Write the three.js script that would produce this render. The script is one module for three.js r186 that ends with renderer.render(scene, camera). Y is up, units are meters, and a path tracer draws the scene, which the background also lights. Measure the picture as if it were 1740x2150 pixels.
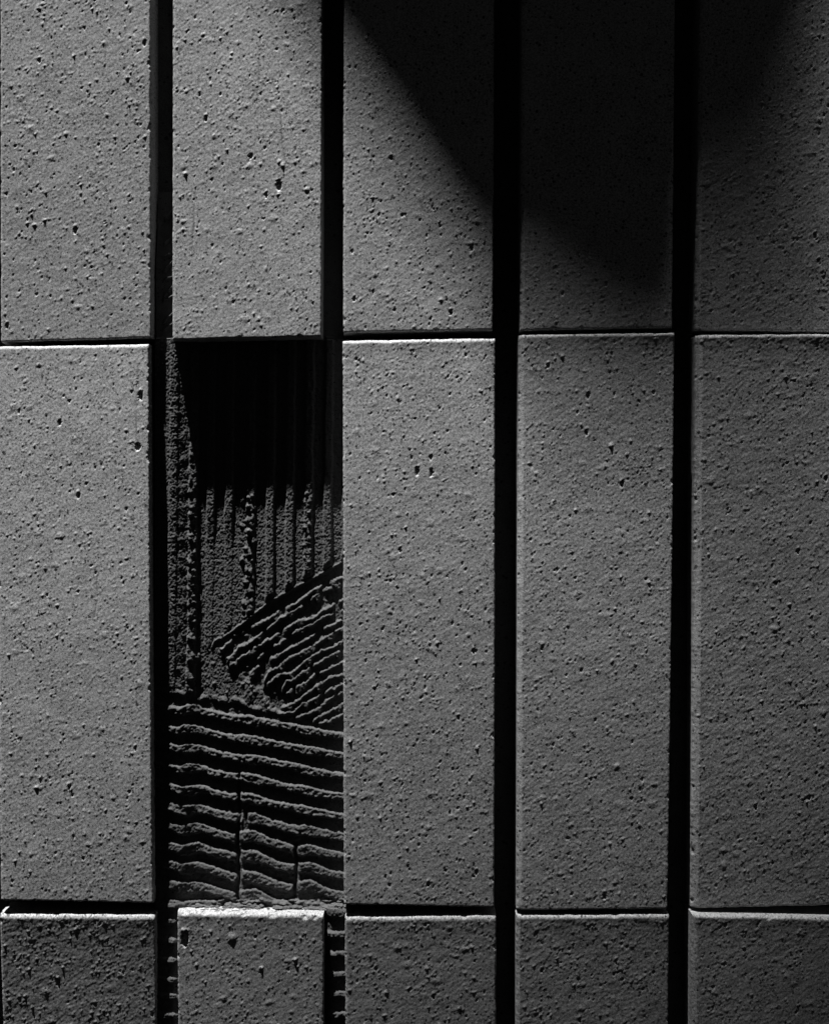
import * as THREE from 'three';
import { mergeGeometries } from 'three/addons/utils/BufferGeometryUtils.js';

// ---------------------------------------------------------------- scale
// 1 "u" = 0.19 mm (a 60 x 227 mm facade tile is 316 x 1195 u). Positions on the wall are
// given in u from the upper left of the stretch of wall in view; depth is measured into the wall.
const S = 1.9e-4, CX = 870, CY = 1075, DIST = 2670, EYE = 1.4;
const K = 0.135, SX = 0.155, KZ = K / 0.1763;                             // how steeply the sun falls on the wall
const wx = (u) => (u - CX) * S, wy = (v) => EYE + (CY - v) * S, wz = (d) => -d * S;

// ---------------------------------------------------------------- camera
const scene = new THREE.Scene();
const camera = new THREE.PerspectiveCamera(2 * Math.atan(CY / DIST) * 180 / Math.PI, 828 / 1024, 0.02, 60);
camera.position.set(0, EYE, DIST * S);
camera.lookAt(0, EYE, 0);

// ---------------------------------------------------------------- sky, sun, exposure
const SUNV = new THREE.Vector3(-SX, 1, K);          // towards the sun: high, a little left, grazing the wall
{
  const W = 64, H = 32, data = new Float32Array(W * H * 4);
  for (let j = 0; j < H; j++) for (let i = 0; i < W; i++) {
    const el = (j + 0.5) / H - 0.5;                         // -0.5 nadir .. 0.5 zenith
    const v = el < 0 ? 0.0017 : 0.0062 - 0.0027 * Math.min(1, el * 2);   // deep, dark sky as through a red filter
    const k = (j * W + i) * 4; data[k] = data[k + 1] = data[k + 2] = v; data[k + 3] = 1;
  }
  const sky = new THREE.DataTexture(data, W, H, THREE.RGBAFormat, THREE.FloatType);
  sky.mapping = THREE.EquirectangularReflectionMapping; sky.magFilter = sky.minFilter = THREE.LinearFilter; sky.needsUpdate = true;
  scene.background = sky; scene.environment = sky;
}
const sun = new THREE.DirectionalLight(0xffffff, 5);
sun.position.copy(SUNV).normalize().multiplyScalar(12).add(new THREE.Vector3(0, EYE, 0));
sun.target.position.set(0, EYE, 0);
sun.castShadow = true; sun.shadow.radius = 1; sun.shadow.mapSize.set(4096, 4096);
Object.assign(sun.shadow.camera, { left: -0.6, right: 0.6, top: 1, bottom: -1, near: 0.1, far: 16 });
scene.add(sun, sun.target);
const renderer = new THREE.WebGLRenderer({ antialias: true });
renderer.setSize(828, 1024);
renderer.toneMapping = THREE.LinearToneMapping;
renderer.toneMappingExposure = 3.5;
renderer.shadowMap.enabled = true;

// ---------------------------------------------------------------- helpers
function rng(seed) { let a = seed >>> 0; return () => { a = (a + 0x6D2B79F5) | 0; let t = Math.imul(a ^ (a >>> 15), 1 | a); t = (t + Math.imul(t ^ (t >>> 7), 61 | t)) ^ t; return ((t ^ (t >>> 14)) >>> 0) / 4294967296; }; }
const PERM = new Uint8Array(512), GX = new Float32Array(256), GY = new Float32Array(256);
{ const r = rng(77); const p = [...Array(256).keys()]; for (let i = 255; i > 0; i--) { const j = Math.floor(r() * (i + 1)); [p[i], p[j]] = [p[j], p[i]]; } for (let i = 0; i < 512; i++) PERM[i] = p[i & 255]; for (let i = 0; i < 256; i++) { const a = r() * 6.2832; GX[i] = Math.cos(a); GY[i] = Math.sin(a); } }
function noise(x, y) {                                       // gradient noise, about -0.7 .. 0.7
  const xi = Math.floor(x), yi = Math.floor(y), fx = x - xi, fy = y - yi, X = xi & 255, Y = yi & 255;
  const a = PERM[X] + Y, b = PERM[X + 1] + Y;
  const g = (h, dx, dy) => { const k = PERM[h & 511]; return GX[k] * dx + GY[k] * dy; };
  const u = fx * fx * fx * (fx * (fx * 6 - 15) + 10), v = fy * fy * fy * (fy * (fy * 6 - 15) + 10);
  const n0 = g(a, fx, fy), n1 = g(b, fx - 1, fy), n2 = g(a + 1, fx, fy - 1), n3 = g(b + 1, fx - 1, fy - 1);
  return (n0 + (n1 - n0) * u) * (1 - v) + (n2 + (n3 - n2) * u) * v;
}
const clamp = (x, a = 0, b = 1) => Math.min(b, Math.max(a, x));
const ss = (a, b, x) => { const t = clamp((x - a) / (b - a)); return t * t * (3 - 2 * t); };
const bump1 = (x, w) => Math.exp(-(x * x) / (w * w));
function lowerBound(arr, v) { let l = 0, h = arr.length; while (l < h) { const m = (l + h) >> 1; if (arr[m] < v) l = m + 1; else h = m; } return l; }

// ---------------------------------------------------------------- materials
function grainTexture(n, seed, lo, fine, coarse, speck) {
  const r = rng(seed), d = new Uint8Array(n * n * 4), a = new Float32Array(n * n);
  const wrap = (x, y, f) => {                                // tiling blend of noise
    const u = x / n, v = y / n, s = f;
    const A = noise(u * s, v * s), B = noise((u - 1) * s, v * s), C = noise(u * s, (v - 1) * s), D = noise((u - 1) * s, (v - 1) * s);
    return (A * (1 - u) + B * u) * (1 - v) + (C * (1 - u) + D * u) * v;
  };
  for (let y = 0; y < n; y++) for (let x = 0; x < n; x++)
    a[y * n + x] = lo + coarse * (wrap(x, y, 21) + wrap(x, y, 9.3)) + fine * (wrap(x, y, 190) + (r() - 0.5) * 1.3);
  for (let k = 0; k < speck; k++) {                          // dark mineral specks
    const cx = Math.floor(r() * n), cy = Math.floor(r() * n), rad = 1.2 + r() * r() * 2.8, dk = 0.12 + r() * 0.45;
    for (let j = -7; j <= 7; j++) for (let i = -7; i <= 7; i++) {
      const q = Math.hypot(i, j) + noise(cx + i * 0.4, cy + j * 0.4) * 1.5; if (q > rad) continue;
      a[((cy + j + n) % n) * n + (cx + i + n) % n] *= dk;
    }
  }
  for (let k = 0; k < n * n; k++) { const c = Math.round(255 * clamp(a[k])); d[k * 4] = d[k * 4 + 1] = d[k * 4 + 2] = c; d[k * 4 + 3] = 255; }
  const t = new THREE.DataTexture(d, n, n); t.wrapS = t.wrapT = THREE.RepeatWrapping; t.magFilter = THREE.LinearFilter; t.minFilter = THREE.LinearMipmapLinearFilter; t.generateMipmaps = true; t.colorSpace = THREE.SRGBColorSpace; t.needsUpdate = true;
  return t;
}
const GRAIN = 0.16;                                          // metres that one texture covers
const tileGrain = grainTexture(1024, 5, 0.84, 0.55, 0.1, 3000);
const mortarGrain = grainTexture(512, 9, 0.8, 0.3, 0.12, 500);
const tileMats = [0.35, 0.365, 0.38].map((c) => new THREE.MeshStandardMaterial({ color: new THREE.Color(c, c, c), map: tileGrain, vertexColors: true, roughness: 0.72, metalness: 0 }));   // fired a shade apart
const mortarMat = new THREE.MeshStandardMaterial({ color: new THREE.Color(0.073, 0.073, 0.073), map: mortarGrain, roughness: 0.95, metalness: 0 });
const metalMat = new THREE.MeshStandardMaterial({ color: new THREE.Color(0.06, 0.06, 0.06), roughness: 0.6 });
const concreteMat = new THREE.MeshStandardMaterial({ color: new THREE.Color(0.25, 0.25, 0.25), roughness: 0.95 });

// ---------------------------------------------------------------- the wall
const wall = new THREE.Group(); wall.name = 'tiled_wall'; wall.position.set(0, EYE, 0);
wall.userData = { label: 'wall of upright grey speckled tiles in columns with one tile missing', category: 'wall' };
scene.add(wall);
const toLocal = (g) => g.translate(0, -EYE, 0);
function add(parent, name, geo, mat, label) {
  const m = new THREE.Mesh(geo, mat); m.name = name; m.castShadow = m.receiveShadow = true;
  if (label) m.userData.label = label; parent.add(m); return m;
}
const counts = {};
function numbered(n) { const k = counts[n] = (counts[n] ?? -1) + 1; return k ? `${n}_${String(k).padStart(3, '0')}` : n; }

const BACK = 105 * KZ;                                             // depth of the wall behind the tiles
{
  const g = new THREE.BoxGeometry(3400 * S, 22400 * S, 300 * S);
  const uv = g.attributes.uv; for (let i = 0; i < uv.count; i++) uv.setXY(i, uv.getX(i) * 6, uv.getY(i) * 39);
  g.translate(wx(870), wy(-8100), wz(BACK + 150));
  add(wall, 'wall_backing', toLocal(g), mortarMat);
}

// coordinate list along one edge: dense by the rims, `step` where it is in view, coarse elsewhere
function coords(len, start, vis0, vis1, step) {
  const rim = [0, 0.6, 1.4, 2.4, 3.6, 5, 6.6, 8.4]; const out = [...rim];
  let p = 8.4; const end = len - 8.4;
  while (true) { const w = start + p; const st = (w > vis0 && w < vis1) ? step : 14; p += st; if (p > end - st * 0.4) break; out.push(p); }
  for (let i = rim.length - 1; i >= 0; i--) out.push(len - rim[i]);
  return out;
}
// a tile: quad = [left, top, right, top, right, bottom, left, bottom] of its face; o = its relief
function tileGeometry(q, o, seed) {
  const r = rng(seed * 7919 + 13), step = o.step ?? 2;
  const W = (q[2] - q[0] + q[4] - q[6]) / 2, H = (q[7] - q[1] + q[5] - q[3]) / 2;
  const A = coords(W, q[0], -60, 1800, step), B = coords(H, q[1], -60, 2210, step);
  const nx = A.length, ny = B.length, Z = new Float32Array(nx * ny);
  const ox = r() * 200, oy = r() * 200, f0 = o.front ?? 0, rough = o.rough ?? 1;
  const rt = o.rt ?? 7, rl = o.rl ?? 6, rr = o.rr ?? 3.5, rb = o.rb ?? 3.5;
  const round = (e, R) => e >= R ? 0 : R - Math.sqrt(Math.max(0, R * R - (R - e) * (R - e)));
  for (let j = 0; j < ny; j++) for (let i = 0; i < nx; i++) {
    const a = A[i], b = B[j], x = a + ox * 50, y = b + oy * 50;
    const p = x * 0.82 - y * 0.57, t = x * 0.57 + y * 0.82;    // clay is dragged along a slant
    let z = rough * (0.3 * noise(p / 46, t / 30) + 0.22 * noise(p / 18, t / 11) + 0.19 * noise(p / 9.4 + 40, t / 6.6) + 0.2 * noise(x / 5.1, y / 5.1) + 0.1 * noise(x / 3.4 + 20, y / 3.4)) * 0.85;
    z += 0.9 * noise(x / 230, y / 210);
    const sb = b / H;
    z += (o.tilt ?? 0) * b + (o.lean ?? 0) * (a - W / 2) + (o.bow ?? 0) * 4 * sb * (1 - sb);
    if (o.slope) z += o.slope * (b < 300 ? b : 300 + 220 * (1 - Math.exp(-(b - 300) / 220)));   // bent near its head
    const lipv = 0.75 + 0.5 * noise(x / 90, 3.3) + (o.lipLean ?? 0) * (a / W - 0.5);
    z += (o.lip ?? 0.7) * lipv * Math.exp(-b / (o.lipLen ?? 17)) + (o.lipLeft ?? 0) * Math.exp(-a / 8);
    const wob = 1 + 0.35 * noise(x / 40, y / 40);
    z -= round(b, rt * wob) + (o.cham ? Math.max(0, o.cham * (1 + 0.1 * (wob - 1)) - a) * 1.0 + round(a, 3) : round(a, rl * wob)) + round(W - a, rr * wob) + round(H - b, rb * wob);
    Z[j * nx + i] = z;
  }
  const splat = (ca, cb, ra, rb2, fn, tail = 1) => {
    const rj = rb2 * tail;
    const i0 = lowerBound(A, ca - ra), i1 = lowerBound(A, ca + ra), j0 = lowerBound(B, cb - rb2), j1 = lowerBound(B, cb + rj);
    for (let j = j0; j < j1; j++) for (let i = i0; i < i1; i++) {
      const dx = (A[i] - ca) / ra, dy = (B[j] - cb) / (B[j] > cb ? rj : rb2), d = (dx * dx + dy * dy) * (1 + 0.9 * noise(A[i] / 3.1 + ca, B[j] / 3.1 + seed)); if (d < 1) Z[j * nx + i] += KZ * fn(d);
    }
  };
  const den = (o.density ?? 1) * W * H / (316 * 1195);
  const any = (m) => [m + r() * (W - 2 * m), m + r() * (H - 2 * m)];
  const patchy = (m, sc) => { let p; for (let n = 0; n < 6; n++) { p = any(m); if (noise(p[0] / sc + ox, p[1] / sc + oy) + 0.32 > r() * 0.75) break; } return p; };
  const pits = 0.6 + 0.8 * r(), nubs = (o.nubs ?? 1) * (0.75 + 0.5 * r());
  for (let k = 0; k < 1900 * den; k++) { const [a, b] = patchy(7, 60), R = 2.2 + r() * 2.2, h = 0.3 + r() * r() * 0.95; splat(a, b, R, R, (d) => h * (1 - d) * (1 - d)); }
  for (let k = 0; k < 105 * nubs * den; k++) { const [a, b] = patchy(8, 90), R = 2.8 + r() * r() * 3.6, h = 0.8 + r() * r() * 1.7; const sh = 0.8 + r() * 0.5; splat(a, b, R * sh, R / sh, (d) => h * (1 - d) * (1 - d * 0.5)); }
  for (let k = 0; k < 60 * den; k++) { const [a, b] = any(14), R = 6 + r() * 8, h = 0.4 + r() * 0.7; splat(a, b, R, R * 0.8, (d) => h * (1 - d) * (1 - d)); }
  for (let k = 0; k < 230 * pits * den; k++) { const [a, b] = patchy(7, 70), R = 1.5 + r() * r() * 2.0, h = 0.7 + r() * 1.5; const sh = 0.75 + r() * 0.5; splat(a, b, R * sh, R / sh, (d) => -h * (1 - d * d), 2.2); }
  for (let k = 0; k < 5 * pits * den; k++) { const [a, b] = any(12), R = 2.6 + r() * 1.8; splat(a, b, R, R * 1.4, (d) => -3.5 * (1 - d * d), 1.6); splat(a, b - R * 2.1, R, R, (d) => 1.5 * (1 - d)); }
  for (let k = 0; k < 48 * den; k++) { const e = r(), R = 2.5 + r() * r() * 6, h = 1.5 + r() * 3; splat(e < 0.35 ? 0 : e < 0.7 ? W : r() * W, e < 0.7 ? r() * H : e < 0.85 ? 0 : H, R, R, (d) => -h * (1 - d)); }   // nicked rims
  for (const f of o.extra ?? []) splat(f[0] - q[0], f[1] - q[1], f[2], f[3], (d) => f[4] * (f[5] ? 1 - d ** 4 : (1 - d) * (1 - d * 0.5)), f[5] ? 1.3 : 1);
  const tint = new Float32Array(nx * ny).fill(1);
  const stain = (ca, cb, R, dk) => { const i0 = lowerBound(A, ca - R), i1 = lowerBound(A, ca + R), j0 = lowerBound(B, cb - R), j1 = lowerBound(B, cb + R); for (let j = j0; j < j1; j++) for (let i = i0; i < i1; i++) if (Math.hypot(A[i] - ca, B[j] - cb) < R) tint[j * nx + i] = Math.min(tint[j * nx + i], dk * (0.92 + 0.3 * noise(A[i] / 5, B[j] / 5))); };
  for (const L of o.scratches ?? []) {                       // thin dark drip lines that end in a ring
    const n = Math.ceil((L[3] - L[1]) / 2);
    for (let k = 0; k <= n; k++) { const s = k / n, a = L[0] + (L[2] - L[0]) * s - q[0] + noise(k * 0.06, seed) * 4, b = L[1] + (L[3] - L[1]) * s - q[1]; if (noise(k * 0.12, seed + 3.3) > -0.3) stain(a, b, 1.7 + 1.2 * noise(k * 0.1, seed + 8.1), 0.66); splat(a, b, 3.2, 3.2, (d) => -0.25 * (1 - d)); }
    for (let k = 0; k < 14; k++) stain(L[2] - q[0] + 5 * Math.cos(k * 0.45), L[3] - q[1] + 5 * Math.sin(k * 0.45), 1.4, 0.62);
    splat(L[2] - q[0], L[3] - q[1], 5, 5, (d) => 0.5 * (1 - d));
  }
  // vertices: the face, then a skirt back to the wall
  const per = []; for (let i = 0; i < nx; i++) per.push(i); for (let j = 1; j < ny; j++) per.push(j * nx + nx - 1);
  for (let i = nx - 2; i >= 0; i--) per.push((ny - 1) * nx + i); for (let j = ny - 2; j > 0; j--) per.push(j * nx);
  const depths = [0.15, 0.35, 0.62, 1], np = per.length, nv = nx * ny + np * (depths.length + 1);
  const pos = new Float32Array(nv * 3), uv = new Float32Array(nv * 2), col = new Float32Array(nv * 3).fill(1), uo = r(), vo = r();
  for (let k = 0; k < nx * ny; k++) col[k * 3] = col[k * 3 + 1] = col[k * 3 + 2] = tint[k];
  const put = (k, a, b, z, m = 1) => {
    const s = a / W, t = b / H;
    let X = (q[0] * (1 - s) + q[2] * s) * (1 - t) + (q[6] * (1 - s) + q[4] * s) * t;
    let Y = (q[1] * (1 - s) + q[3] * s) * (1 - t) + (q[7] * (1 - s) + q[5] * s) * t;
    const ex = Math.min(a, W - a), ey = Math.min(b, H - b), n1 = 1.5 * noise(Y / 60, seed) + 0.8 * noise(Y / 9, seed + 9.5) + 0.5 * noise(Y / 4, seed + 4.5), n2 = 1.5 * noise(X / 60, seed + 5.5) + 0.8 * noise(X / 9, seed + 2.5) + 0.5 * noise(X / 4, seed + 7.5);
    if (ex < 9) X += n1 * m * (1 - ex / 9) * (a < W / 2 ? 1 : -1); if (ey < 9) Y += n2 * m * (1 - ey / 9) * (b < H / 2 ? 1 : -1);
    pos[k * 3] = wx(X); pos[k * 3 + 1] = wy(Y) - EYE; pos[k * 3 + 2] = (z - f0) * S;
    uv[k * 2] = X * S / GRAIN + uo; uv[k * 2 + 1] = -Y * S / GRAIN + vo;
  };
  for (let j = 0; j < ny; j++) for (let i = 0; i < nx; i++) put(j * nx + i, A[i], B[j], Z[j * nx + i]);
  const idx = [];
  for (let j = 0; j < ny - 1; j++) for (let i = 0; i < nx - 1; i++) { const k = j * nx + i; idx.push(k, k + nx, k + 1, k + 1, k + nx, k + nx + 1); }
  let base = nx * ny;
  const zEdge = per.map((k) => Z[k]);
  for (let l = 0; l <= depths.length; l++) for (let n = 0; n < np; n++) {
    const k = per[n], i = k % nx, j = (k - i) / nx, z = l === 0 ? zEdge[n] : zEdge[n] - (zEdge[n] + BACK - 1) * depths[l - 1];
    const id = base + l * np + n; put(id, A[i], B[j], z + (l ? f0 : 0), [1, 0.5, 0.2, 0.1, 0][l]);
    if (l) { uv[id * 2] += (A[i] < 1 ? -1 : A[i] > W - 1 ? 1 : 0) * depths[l - 1] * BACK * S / GRAIN; uv[id * 2 + 1] += (B[j] < 1 ? 1 : B[j] > H - 1 ? -1 : 0) * depths[l - 1] * BACK * S / GRAIN; }
  }
  for (let l = 0; l < depths.length; l++) for (let n = 0; n < np; n++) {
    const m = (n + 1) % np, a = base + l * np + n, b = base + l * np + m, c = a + np, d = b + np;
    idx.push(a, b, c, b, d, c);
  }
  const g = new THREE.BufferGeometry();
  g.setAttribute('position', new THREE.BufferAttribute(pos, 3)); g.setAttribute('uv', new THREE.BufferAttribute(uv, 2)); g.setAttribute('color', new THREE.BufferAttribute(col, 3));
  g.setIndex(idx); g.computeVertexNormals();
  return g;
}
const tile = (q, o, seed, label) => add(wall, numbered('tile'), tileGeometry(q, o, seed), tileMats[o.tone ?? 1], label);

// the fourteen tiles in view (one place is empty)
tile([1, -478, 316, -486, 317, 709, 1, 718], { tone: 0, tilt: -0.001, bow: 2, scratches: [[222, 118, 221, 160]] }, 1);
tile([363, -481, 677, -488, 674.5, 706.5, 362, 713.5], { tone: 2, tilt: 0.001, scratches: [[548, 85, 540, 228], [412, 395, 404, 532], [590, 250, 598, 345]], extra: [[594, 352, 6, 6, 2.2], [587, 393, 6, 11, -5, 1], [527, 331, 5, 5, -5, 1], [587, 345, 5, 5, 2]] }, 2);
tile([722.5, -497, 1039, -502, 1034.5, 692.5, 720, 698], { tilt: -0.001, bow: 2 }, 3);
tile([1097, -500, 1420, -508, 1411, 687, 1092, 693], { tilt: -0.002, cham: 7, bow: 2, rough: 1.25 }, 4);
tile([1477, -502, 1790, -502, 1780, 694, 1462, 690], { tilt: -0.014, cham: 9, bow: 3, lipLeft: 1.5, rough: 1.5 }, 5);
tile([-4, 727, 313, 722, 322, 1896, 2, 1890], { front: -1.5, bow: 7, rt: 8, lip: 0.7, scratches: [[293, 770, 286, 930], [206, 1210, 200, 1300]], extra: [[291, 942, 6, 7, -4, 1], [297, 834, 5, 9, -4, 1], [297, 824, 5, 5, 2]] }, 6);
tile([719.5, 715, 1039, 710, 1037, 1905, 722, 1899], { front: -1.5, bow: 5, rough: 1.1, lip: 2.4, lipLen: 20, rt: 8, extra: [[874, 991, 4, 9, -4, 1], [904, 994, 4, 8, -4, 1]] }, 7);
tile([1089, 703, 1415, 698.5, 1401, 1909, 1085, 1912], { front: -1, tone: 2, tilt: -0.002, bow: 6, cham: 9, lip: 5, lipLen: 27, lipLean: 0.7, rough: 1.4, extra: [[1178, 749, 5, 5, 2.6], [1280, 938, 6, 6, 3.2]] }, 8);
tile([1461, 703, 1787, 702, 1775, 1906, 1456, 1914], { front: -1, nubs: 1.3, tone: 0, tilt: -0.017, bow: 5, cham: 12, lip: 5, lipLen: 27, lipLeft: 2.5, lipLean: 0.5, rough: 1.6 }, 9);
tile([0, 1917, 326, 1919, 324, 3114, 2, 3114], { front: -2.5, tone: 0, slope: -0.085, rt: 12, lip: 1.6, lipLen: 22, rough: 1.1 }, 10);
tile([372, 1915, 679, 1921, 678, 3114, 372, 3110], { tone: 0, slope: -0.042, rt: 8, lip: 1.4, lipLen: 14, rough: 1.1, extra: [[388, 1970, 8, 16, -8, 1], [386, 1953, 7, 6, 3], [487, 1967, 12, 13, 2.3], [619, 2011, 5, 5, 3], [548, 2031, 5, 5, 3], [430, 1916, 9, 5, -5], [512, 1918, 7, 4, -5], [571, 1919, 12, 5, -4], [640, 1920, 8, 6, -6], [662, 1921, 6, 5, -4], [388, 1916, 10, 6, -5]] }, 11,
  'tile below the empty place, its top edge bare and smeared with mortar');
tile([724, 1924, 1041, 1921, 1043, 3114, 728, 3116], { front: -2.5, tone: 0, slope: -0.05, rt: 10, lip: 1.2, rough: 1.1 }, 12);
tile([1084, 1922, 1404, 1920, 1403, 3114, 1084, 3116], { front: -1, tilt: 0, tone: 0, slope: -0.04, rt: 8, cham: 7, lip: 2.6, lipLen: 26, lipLeft: 1, rough: 1.45 }, 13);
tile([1453, 1921, 1779, 1928, 1779, 3120, 1453, 3116], { front: -1, slope: -0.012, rt: 5.5, cham: 9, lip: 2.6, lipLen: 28, lipLeft: 1.5, rough: 1.6 }, 14);

// ---------------------------------------------------------------- combed mortar in the empty place
{
  const F2 = 1 / 4.1333, F3 = 1 / 4.124;
  const P2 = (l) => l.map(([a, b]) => [330 + a * F2, 1000 + b * F2]);
  const P3 = (l) => l.map(([a, b]) => [330 + a * F3, 1400 + b * F3]);
  const at = (l, x, k = 0) => {                              // other coordinate along a polyline, smooth
    const o = 1 - k; if (x <= l[0][k]) return l[0][o] + (x - l[0][k]) * (l[1][o] - l[0][o]) / (l[1][k] - l[0][k]);
    for (let i = 1; i < l.length; i++) if (x <= l[i][k]) { const t = (x - l[i - 1][k]) / (l[i][k] - l[i - 1][k]); const p0 = l[Math.max(0, i - 2)], p1 = l[i - 1], p2 = l[i], p3 = l[Math.min(l.length - 1, i + 1)];
      const lin = p1[o] + (p2[o] - p1[o]) * t, cr = 0.5 * ((2 * p1[o]) + (-p0[o] + p2[o]) * t + (2 * p0[o] - 5 * p1[o] + 4 * p2[o] - p3[o]) * t * t + (-p0[o] + 3 * p1[o] - 3 * p2[o] + p3[o]) * t * t * t); return lin * 0.4 + cr * 0.6; }
    const n = l.length; return l[n - 1][o] + (x - l[n - 1][k]) * (l[n - 1][o] - l[n - 2][o]) / (l[n - 1][k] - l[n - 2][k]);
  };
  // --- lower bed: strokes that fall to the right (upper edge of each)
  const low = [
    [[[100, 315], [200, 342], [290, 315], [350, 320], [400, 360], [640, 415], [700, 420], [800, 420], [900, 445], [1050, 475], [1250, 510], [1620, 578]]],
    [[[100, 490], [190, 510], [250, 485], [340, 500], [420, 535], [600, 580], [740, 590], [820, 595], [960, 630], [1170, 670], [1350, 695], [1620, 748]]],
    [[[100, 640], [200, 670], [260, 655], [350, 670], [500, 720], [700, 760], [870, 765], [1000, 800], [1250, 850], [1480, 905], [1620, 918]]],
    [[[100, 825], [200, 845], [270, 825], [350, 835], [480, 890], [640, 920], [800, 920], [950, 965], [1150, 1020], [1280, 1030], [1500, 1085], [1620, 1092]]],
    [[[100, 985], [220, 1020], [380, 1020], [480, 1060], [640, 1100], [800, 1095], [900, 1125], [1000, 1165], [1250, 1200], [1400, 1230], [1620, 1278]]],
    [[[100, 1150], [210, 1185], [360, 1185], [480, 1230], [640, 1265], [740, 1272]], [[785, 1265], [860, 1270], [1000, 1330], [1200, 1375], [1300, 1370], [1450, 1410], [1620, 1442]]],
    [[[100, 1320], [210, 1350], [360, 1345], [500, 1405], [685, 1450]], [[710, 1430], [840, 1420], [960, 1475], [1100, 1520], [1200, 1555], [1300, 1540], [1450, 1575], [1620, 1612]]],
    [[[100, 1490], [230, 1525], [360, 1515], [480, 1570], [600, 1590], [690, 1620]], [[725, 1590], [840, 1595], [950, 1640], [1050, 1690], [1190, 1712]], [[1215, 1700], [1350, 1700], [1480, 1755], [1620, 1782]]],
    [[[100, 1650], [220, 1680], [360, 1690], [500, 1735], [690, 1800]], [[715, 1760], [860, 1785], [950, 1820], [1050, 1860], [1190, 1890]], [[1215, 1870], [1310, 1845], [1420, 1890], [1500, 1930], [1620, 1952]]],
    [[[100, 1820], [250, 1850], [380, 1865], [500, 1910], [690, 1960]], [[705, 1945], [850, 1925], [950, 1970], [1010, 2010], [1190, 2045]], [[1215, 2030], [1400, 2050], [1620, 2080]]],
    [[[100, 1990], [250, 2010], [420, 2018], [560, 2040]]],
  ];
  const ridges = [];                                         // each: { kind, line, x0, x1, ... }
  low.forEach((segs, n) => segs.forEach((sg, m) => { const l = P3(sg); const first = m === 0, last = m === segs.length - 1; ridges.push({ kind: 'low', n, line: l, x0: first ? 300 : l[0][0], x1: last && n < 10 ? 800 : l[l.length - 1][0] }); }));
  // strokes that go on beside and behind the tile below
  [1921, 1962, 2003, 2044, 2078, 2118, 2158].forEach((y, n) => ridges.push({ kind: 'low', n: 12 + n, line: [[340, y], [375, y + 2], [420, y + 12]], x0: 300, x1: 420, gap: 1 }));
  [1950, 1992, 2032, 2075, 2116, 2156].forEach((y, n) => ridges.push({ kind: 'low', n: 20 + n, line: [[660, y + 4], [695, y], [712, y + 1 - n % 2 * 3], [740, y - 2]], x0: 640 + n % 2 * 50, x1: 800, gap: 2 }));
  ridges.push({ kind: 'low', n: 30, line: [[420, 1893], [470, 1887], [485, 1880], [510, 1890], [560, 1889], [610, 1893], [680, 1896], [700, 1900], [730, 1912]], x0: 425, x1: 760, smear: 1 });
  // --- fan of strokes that rise to the right
  const fan = [
    [[470, 1470], [500, 1420], [600, 1370], [740, 1270], [840, 1190], [960, 1090], [1150, 990], [1260, 920], [1340, 880], [1450, 820], [1620, 735]],
    [[500, 1520], [640, 1420], [800, 1310], [900, 1265], [1000, 1200], [1200, 1095], [1340, 990], [1500, 910], [1620, 865]],
    [[550, 1610], [620, 1570], [720, 1475], [820, 1420], [960, 1310], [1100, 1205], [1210, 1150], [1380, 1020], [1500, 960], [1620, 912]],
    [[560, 1660], [680, 1600], [780, 1520], [860, 1475], [960, 1410], [1080, 1345], [1210, 1250], [1340, 1230], [1430, 1160], [1620, 1062]],
    [[870, 1580], [950, 1495], [1030, 1450], [1190, 1350], [1300, 1290], [1440, 1215], [1620, 1150]],
    [[800, 1700], [860, 1650], [950, 1600], [1050, 1540], [1180, 1470], [1260, 1430], [1420, 1330], [1620, 1240]],
    [[920, 1780], [960, 1700], [1050, 1650], [1110, 1590], [1240, 1520], [1330, 1470], [1470, 1385], [1620, 1296]],
    [[950, 1800], [1050, 1715], [1190, 1680], [1300, 1590], [1420, 1510], [1500, 1480], [1620, 1420]],
    [[1080, 1840], [1130, 1760], [1200, 1740], [1300, 1660], [1400, 1610], [1500, 1545], [1620, 1496]],
    [[1120, 1880], [1200, 1820], [1280, 1790], [1380, 1710], [1480, 1670], [1550, 1625], [1620, 1608]],
    [[1080, 2000], [1200, 1950], [1260, 1910], [1340, 1840], [1420, 1790], [1500, 1740], [1620, 1706]],
    [[1050, 2045], [1180, 2030], [1250, 1980], [1400, 1900], [1500, 1840], [1620, 1795]],
    [[1200, 2080], [1270, 2065], [1370, 2020], [1450, 1960], [1520, 1905], [1620, 1855]],
    [[1350, 2110], [1450, 2060], [1530, 2010], [1620, 1970]],
    [[1400, 2130], [1500, 2110], [1620, 2050]],
  ];
  fan.forEach((f, n) => { const l = P2(f); ridges.push({ kind: 'fan', n, line: l, x0: l[0][0], x1: 800 }); });
  // --- upright strokes
  [[150, 1], [315, 2], [462, 0], [622, 0], [810, 2], [980, 0], [1150, 0], [1312, 1], [1480, 0], [1640, 0]].forEach(([u, lump], n) => ridges.push({ kind: 'up', n, cx: 330 + u * F2, lump }));
  // --- short strokes in the joint above
  [[455, -1], [507, -1], [538, -0.6], [564, -1], [587, -0.5], [618, -1.1], [629, -0.5], [672, -1], [690, -0.8]].forEach(([y, sl], n) => ridges.push({ kind: 'low', n: 40 + n, line: [[335, y - sl * 16], [351, y], [363, y + sl * 12], [380, y + sl * 26]], x0: 346, x1: 385, tick: 1 }));
  const rim = P2([[80, 1850], [190, 1862], [270, 1905], [350, 1935], [420, 1915], [510, 1925], [600, 1945], [690, 1940], [790, 1995], [860, 2018], [960, 2030], [1050, 2045], [1200, 2090], [1400, 2140], [1620, 2150]]);
  const f0 = ridges.find((r) => r.kind === 'fan').line;
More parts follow.
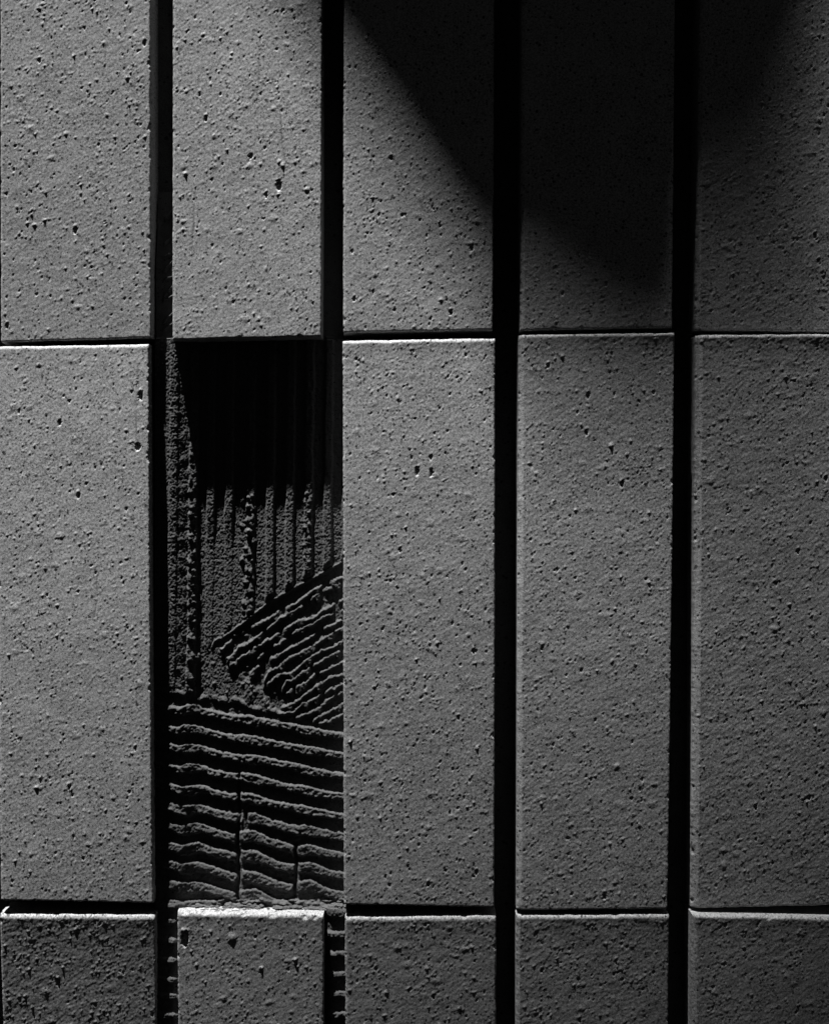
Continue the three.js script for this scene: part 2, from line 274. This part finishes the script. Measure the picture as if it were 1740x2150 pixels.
  const rimRidge = { kind: 'rim', n: 60 }; ridges.push(rimRidge);

  const x0 = 330, x1 = 740, y0 = 400, y1 = 2170, st = 1.7, nx = Math.floor((x1 - x0) / st) + 1, ny = Math.floor((y1 - y0) / st) + 1;
  const D = new Float32Array(nx * ny), id = new Int16Array(nx * ny).fill(-1);
  const HR = 8;
  for (let j = 0; j < ny; j++) for (let i = 0; i < nx; i++) {
    const x = x0 + i * st, y = y0 + j * st;
    const n4 = noise(x / 4.2, y / 4.2), n8 = noise(x / 8 + 9, y / 8), n20 = noise(x / 22 + 3, y / 22), n3 = noise(x / 2.6 + 50, y / 2.6);
    // floor of the bed
    let d = y < 712 ? 76 - 28 * ss(420, 600, y) + 40 * ss(378, 390, x) : 63 - 28 * (1 - ss(362, 432, x + 4 * n20));
    if (y > 1900) d = 63 - 27 * (1 - ss(366, 400, x)) - 26 * ss(668, 700, x);
    d += 0.5 * n20;
    const yr = at(rim, x), yf = at(f0, x), inLow = y > yr + 6, edge = 444 + (y - 1356) * 0.98 + 22 * noise(x / 40 + 7, y / 34) + 8 * n8;
    const inFan = !inLow && x > 440 && y > yf - 4 && x > edge;
    let h = 0, who = -1;
    
    if (inFan) d += 3 * ss(0, 8, y - yf) * ss(0, 22, x - edge);
    if (inLow && y < 1890) d += 2 + (y > 1640 ? 8 * bump1(x - 501 - 2 * n8 - 7 * noise(y / 34, 5.5), 3.5) : 0) + (y > 1770 ? 8 * bump1(x - 621 - 2 * n8 - 7 * noise(y / 34, 8.5), 3.5) : 0);
    for (let k = 0; k < ridges.length; k++) {
      const R = ridges[k]; let hr = 0;
      if (R.kind === 'up') {
        if (y < 705 || inLow || inFan) continue;
        const c = R.cx - (y - 1100) * 0.012 + 2.5 * noise(y / 70, R.n * 3.3), e = Math.abs(x - c); if (e > 16) continue;
        const lumpy = R.lump === 2 ? 1 : 0, hw = 8.5 + 1.5 * noise(y / 18, R.n + 0.5) + lumpy * 2.5 * noise(y / 13, R.n * 2.1);
        let top = HR + (R.n === 0 ? -5 : 0); const fade = R.n >= 2 && R.n <= 4 ? 1 - 0.75 * ss(1060, 1150, y) * (R.n === 4 ? 0.2 : 1) : 1;
        hr = top * fade * (1 - ss(hw - 2.2, hw + 2.2, e)) * (x > 430 ? 1 - 0.4 * ss(yf - 16, yf - 4, y) : 1) * (1 - 0.6 * ss(yr - 16, yr - 2, y));
        const on = hr / HR;
        hr += lumpy * on * (3.2 * noise(x / 11, y / 15) + 2.2 * noise(x / 6, y / 7) - 1.5);
        if (R.lump === 1) hr += on * (1.6 * noise(x / 10 + 5, y / 11) + 1.2 * n4);
      } else if (R.kind === 'rim') {
        if (x > 700) continue; const q = y - yr + 1.5 * n8; if (Math.abs(q) > 14) continue;
        hr = (x < 560 ? 5 : 3) * (q < 0 ? ss(-10, 0, q) : 1 - ss(2.5, 6, q)) * (0.6 + 1.5 * noise(x / 14, 8.8));
      } else {
        const w = R.tick ? 1 : 0; if (x < R.x0 - 3 || x > R.x1 + 3) continue;
        if (R.kind === 'fan' && !inFan && R.n > 0) continue;
        if (R.kind === 'low' && !w && y < 1452) continue;
        let q = y - at(R.line, x) + 1.6 * noise(x / 9, R.n * 5.1 + 0.3) + 0.9 * noise(x / 4.3, R.n * 3.1 + y / 9);
        if (q < -9 || q > 44) continue;
        let cap = ss(R.x0 - 3, R.x0 + 3, x) * (1 - ss(R.x1 - 3, R.x1 + 3, x));
        let t, top = HR, fall = 0, hollow = 0;
        const U = (x - 330) / F3;
        if (R.kind === 'fan') {
          q *= 0.83; q += 3.2 * noise(x / 17, R.n * 6.1 + 0.7) + 1.8 * n8 + 1.6 * n4; t = R.n === 0 ? 4.5 : 6 + 4 * noise(x / 14, R.n * 2.7) + 9 * ss(0.1, 0.35, noise(x / 20 + 3, R.n * 4.4)); if (R.n > 0) cap *= ss(-0.34, -0.12, noise(x / 24 + 31, R.n * 7.7));
          top = R.n === 0 ? 4.5 : 7.5 + 1.5 * noise(x / 30, R.n * 1.9); fall = R.n === 0 ? 0.3 : 0.12; hollow = 1.5;
        } else {
          t = 11.5 + 7 * bump1(U - 290, 95) + 8 * bump1(U - 830, 100) + 6 * bump1(U - 1310, 100) + 2 * noise(x / 14, R.n * 2.2);
          if (R.n <= 4) { fall = 0.07; hollow = 2.5; t += 2; } else { top = 6.6; fall = -0.08 + 0.17 * (bump1(U - 290, 70) + bump1(U - 830, 80) + bump1(U - 1310, 80)); hollow = 1.2; t += 5; }
          if (R.gap) { t = 11; hollow = 1.4; if (R.gap === 2) { top = 9 + 4 * noise(x / 8, y / 8 + R.n); } }
          if (R.smear) { t = 5 + 4 * noise(x / 12, 3.1); top = 8; hollow = 2.6; cap *= ss(-0.25, 0.05, noise(x / 17, 77.7)); }
          if (w) { t = 3; top = Math.max(6, d - 37) * (0.95 + 0.6 * noise(x / 6, R.n * 3.3)); }
        }
        if (R.kind === 'low' && !w && !R.gap && !R.smear) { const nk = (R.n > 2 ? 1 : 0.3) * bump1(x - 503 - 7 * noise(y / 34, 5.5), 2.6) + (R.n > 5 ? 0.8 : 0) * bump1(x - 621 - 7 * noise(y / 34, 8.5), 2.6); top *= 1 - 0.8 * Math.min(1, nk); t += 2.5 * noise(x / 7, R.n * 8.1); }
        const up = ss(-3.2, 2.2, q);
        hr = cap * up * (1 - ss(t - 2.5, t + 3.5, q)) * (top - fall * Math.max(0, q));
        const on = clamp(hr / HR) * ss(2, 6, q);
        hr += on * (hollow * (1.5 * noise(x / 11 + R.n * 7, y / 6.5) + 0.9 * n8));
        if (R.kind === 'low' && R.n <= 5) hr += cap * 2.2 * bump1(q - t + 3.5, 2.6) * ss(-0.1, 0.25, noise(x / 15, R.n * 9.3));
      }
      if (hr > 1.2 && hr > h) { if (hr > 2) who = k; h = hr; }
    }
    D[j * nx + i] = d - h - (1.15 * n4 + 0.9 * n3 + 0.9 * n8) * (y < 712 ? 0.3 : inFan ? 1 : inLow ? 1.3 : 1.4); id[j * nx + i] = who;
  }
  // loose blobs of mortar
  const r = rng(31);
  const blob = (cx, cy, rx, ry, h) => { for (let j = Math.max(0, Math.floor((cy - ry - y0) / st)); j <= Math.min(ny - 1, (cy + ry - y0) / st); j++) for (let i = Math.max(0, Math.floor((cx - rx - x0) / st)); i <= Math.min(nx - 1, (cx + rx - x0) / st); i++) { const dx = (x0 + i * st - cx) / rx, dy = (y0 + j * st - cy) / ry, e = dx * dx + dy * dy; if (e < 1) D[j * nx + i] -= h * (1 - e) * (1 + 0.5 * noise(i * 0.4, j * 0.4)); } };
  for (let k = 0; k < 26; k++) blob(408 + (r() - 0.5) * 14, 1050 + r() * 400, 3 + r() * 5, 3 + r() * 6, 2 + r() * 2);
  for (let k = 0; k < 40; k++) blob(522 + (r() - 0.5) * 30, 1040 + r() * 260, 3 + r() * 5, 3 + r() * 7, 2 + r() * 3);
  for (let k = 0; k < 14; k++) blob(645 + (r() - 0.5) * 16, 1035 + r() * 160, 3 + r() * 4, 3 + r() * 4, 2 + r() * 2);
  blob(523, 1116, 11, 7, 6);
  for (let k = 0; k < 60; k++) blob(440 + r() * 280, 1330 + r() * 180, 2.5 + r() * 4, 2.5 + r() * 3, 1 + r() * 2.5);
  for (let k = 0; k < 30; k++) blob(430 + r() * 290, 1886 + r() * 12, 3 + r() * 9, 2 + r() * 3, 2 + r() * 5);
  // world positions and normals of the whole sheet, then one mesh for each stroke
  const P = new Float32Array(nx * ny * 3), N = new Float32Array(nx * ny * 3);
  for (let j = 0; j < ny; j++) for (let i = 0; i < nx; i++) {
    const k = j * nx + i, d = D[k], m = (DIST + 46) / DIST;   // plan size at the depth of the bed
    P[k * 3] = (x0 + i * st - CX) * m * S; P[k * 3 + 1] = (CY - (y0 + j * st)) * m * S; P[k * 3 + 2] = -d * S * KZ;
  }
  for (let j = 0; j < ny; j++) for (let i = 0; i < nx; i++) {
    const k = j * nx + i, a = Math.max(0, i - 1), b = Math.min(nx - 1, i + 1), c = Math.max(0, j - 1), e = Math.min(ny - 1, j + 1), m = (DIST + 46) / DIST / KZ;
    const gx = (D[j * nx + b] - D[j * nx + a]) / ((b - a) * st * m), gy = (D[e * nx + i] - D[c * nx + i]) / ((e - c) * st * m), l = Math.hypot(gx, gy, 1);
    N[k * 3] = gx / l; N[k * 3 + 1] = -gy / l; N[k * 3 + 2] = 1 / l;
  }
  const quads = new Map();
  for (let j = 0; j < ny - 1; j++) for (let i = 0; i < nx - 1; i++) {
    const k = j * nx + i, w = Math.max(id[k], id[k + 1], id[k + nx], id[k + nx + 1]);
    if (!quads.has(w)) quads.set(w, []); quads.get(w).push(k);
  }
  const build = (list) => {
    const map = new Map(), p = [], n = [], uv = [], ix = [];
    const v = (k) => { let q = map.get(k); if (q === undefined) { q = map.size; map.set(k, q); p.push(P[k * 3], P[k * 3 + 1], P[k * 3 + 2]); n.push(N[k * 3], N[k * 3 + 1], N[k * 3 + 2]); uv.push(P[k * 3] / 0.05, P[k * 3 + 1] / 0.05); } return q; };
    for (const k of list) { const a = v(k), b = v(k + 1), c = v(k + nx), d = v(k + nx + 1); ix.push(a, c, b, b, c, d); }
    const g = new THREE.BufferGeometry(); g.setAttribute('position', new THREE.Float32BufferAttribute(p, 3)); g.setAttribute('normal', new THREE.Float32BufferAttribute(n, 3)); g.setAttribute('uv', new THREE.Float32BufferAttribute(uv, 2)); g.setIndex(ix); return g;
  };
  const bed = add(wall, 'mortar_bed', build(quads.get(-1)), mortarMat, 'rough combed mortar bed in the place of the missing tile');
  for (const [k, list] of quads) if (k >= 0 && list.length > 12) add(bed, numbered('mortar_ridge'), build(list), mortarMat); else if (k >= 0) add(bed, numbered('mortar_crumb'), build(list), mortarMat);
}

// ---------------------------------------------------------------- mortar left on the top edge of the tile below
{
  const r = rng(91), geos = [];
  const lump = (x, y, d, sx, sy, sz) => {
    const g = new THREE.IcosahedronGeometry(1, 2), p = g.attributes.position, o = r() * 99;
    for (let i = 0; i < p.count; i++) { const f = 1 + 0.9 * noise(p.getX(i) * 1.7 + o, p.getY(i) * 1.7 + p.getZ(i) * 1.3); p.setXYZ(i, p.getX(i) * f * sx * S, p.getY(i) * f * sy * S, p.getZ(i) * f * sz * S); }
    g.computeVertexNormals(); g.translate(wx(x), wy(y) - EYE, wz(d)); const u = g.attributes.uv; for (let i = 0; i < u.count; i++) u.setXY(i, p.getX(i) / 0.05 + p.getZ(i) / 0.03, p.getY(i) / 0.05); geos.push(g);
  };
  for (let k = 0; k < 90; k++) { const x = 385 + r() * 288, b = 12 + r() ** 0.6 * 34, f = 1917 + (x - 372) * 0.019; lump(x, f - 0.5, b, 3 + r() * r() * 15, 0.7 + r() * (b > 30 ? 4 : 1.6), 2 + r() * 6); }
  for (let k = 0; k < 34; k++) { const x = 400 + r() * 275; lump(x, 1915 + (x - 372) * 0.019 - r() * 4, 34 + r() * 12, 5 + r() * r() * 16, 1.5 + r() * 4, 4 + r() * 6); }
  for (let k = 0; k < 26; k++) { const x = 690 + r() * 34; lump(x, 1908 + r() * 10 + (x - 690) * 0.15, 30 + r() * 16, 4 + r() * 6, 1 + r() * 2.4, 3 + r() * 8); }
  const m = add(wall, 'mortar_smear', mergeGeometries(geos), mortarMat, 'crumbs of mortar on the bare top edge of the tile below the empty place'); m.userData.kind = 'stuff';
}

// ---------------------------------------------------------------- the wall goes on round the picture
{
  const g = tileGeometry([0, 0, 318, 0, 318, 1194, 0, 1194], { step: 9, density: 0.15 }, 40);
  g.translate(-wx(0), -(wy(0) - EYE), 0);
  const cols = [-725, -362, 1, 363, 722, 1090, 1460, 1824, 2190];
  for (let row = -3; row <= 2; row++) cols.forEach((x, c) => {
    if (row >= 0 && row <= 2 && c >= 2 && c <= 6) return;
    const m = add(wall, numbered('tile'), g, tileMats[(c * 2 + row * 5 + 20) % 3]);
    const y = [-4116, -2908, -1700, -494, 708, 1920][row + 3];
    m.position.set(wx(x), wy(y) - EYE, 0);
  });
}

// ---------------------------------------------------------------- what shades the wall from outside the picture
{
  // three plates out of view, shaped to cast the soft shadow upper right
  const unseen_plate = (level, nose, label) => {
    const sh = new THREE.Shape(), pts = nose.map(([x, y]) => { const t = y - level; return new THREE.Vector2(wx(x - SX * t), K * t * S); });
    const c = pts.reduce((a, p) => a + p.x, 0) / pts.length; pts.forEach((p) => { p.x -= c; });
    sh.moveTo(pts[0].x, 0); sh.lineTo(pts[0].x, pts[0].y); sh.splineThru(pts.slice(1)); sh.lineTo(pts[pts.length - 1].x, 0);
    const g = new THREE.ExtrudeGeometry(sh, { depth: 0.005, bevelEnabled: true, bevelSize: 0.001, bevelThickness: 0.001, bevelSegments: 2, curveSegments: 6 });
    g.rotateX(Math.PI / 2);
    const o = new THREE.Group(); o.name = numbered('unseen_shade_plate'); o.position.set(c, wy(level), 0);
    o.userData = { label, category: 'unseen_plate', group: 'unseen plates above the view' }; scene.add(o); add(o, 'plate', g, metalMat);
    for (const x of [-0.03, 0.03]) { const b = new THREE.BoxGeometry(0.012, 0.05, 0.06); b.translate(x, 0.027, 0.025); add(o, 'bracket', b, metalMat); }
  };
  unseen_plate(-7200, [[250, -840], [460, -310], [610, -35], [745, 175], [890, 385], [1000, 550], [1060, 625], [1110, 620], [1130, 320], [1130, -100], [1130, -900]], 'lowest of three plates out of view, placed to shade the upper right tiles');
  unseen_plate(-11000, [[880, -900], [890, -200], [920, 170], [985, 400], [1040, 620], [1110, 725], [1250, 800], [1370, 825], [1440, 780], [1475, 540], [1460, 0], [1460, -900]], 'middle one of three plates out of view, placed to shade the upper right tiles');
  unseen_plate(-17000, [[1340, -2400], [1340, -900], [1340, 250], [1380, 540], [1450, 720], [1550, 720], [1680, 620], [1770, 350], [1810, 0], [1850, -400], [1900, -1200], [2000, -2400]], 'highest of three plates out of view, placed to shade the upper right tiles');
}
{
  // added slab; its inner edge half hides the sun, dimming the lower right
  const L = 6.5, l = SUNV.clone().normalize();
  const p = new THREE.Vector3(wx(880), wy(2200), 0).addScaledVector(l, L);
  const added_shade_slab = new THREE.Group(); added_shade_slab.name = 'added_shade_slab'; added_shade_slab.position.copy(p);
  added_shade_slab.userData = { label: 'added slab out of view, placed to dim the lower right of the wall', category: 'added_shade_slab' };
  const g = new THREE.BoxGeometry(5, 0.1, 2.2); g.translate(0, 0, 1.1);
  added_shade_slab.rotation.y = 0.1;
  scene.add(added_shade_slab); add(added_shade_slab, 'slab', g, concreteMat);
}

renderer.render(scene, camera);
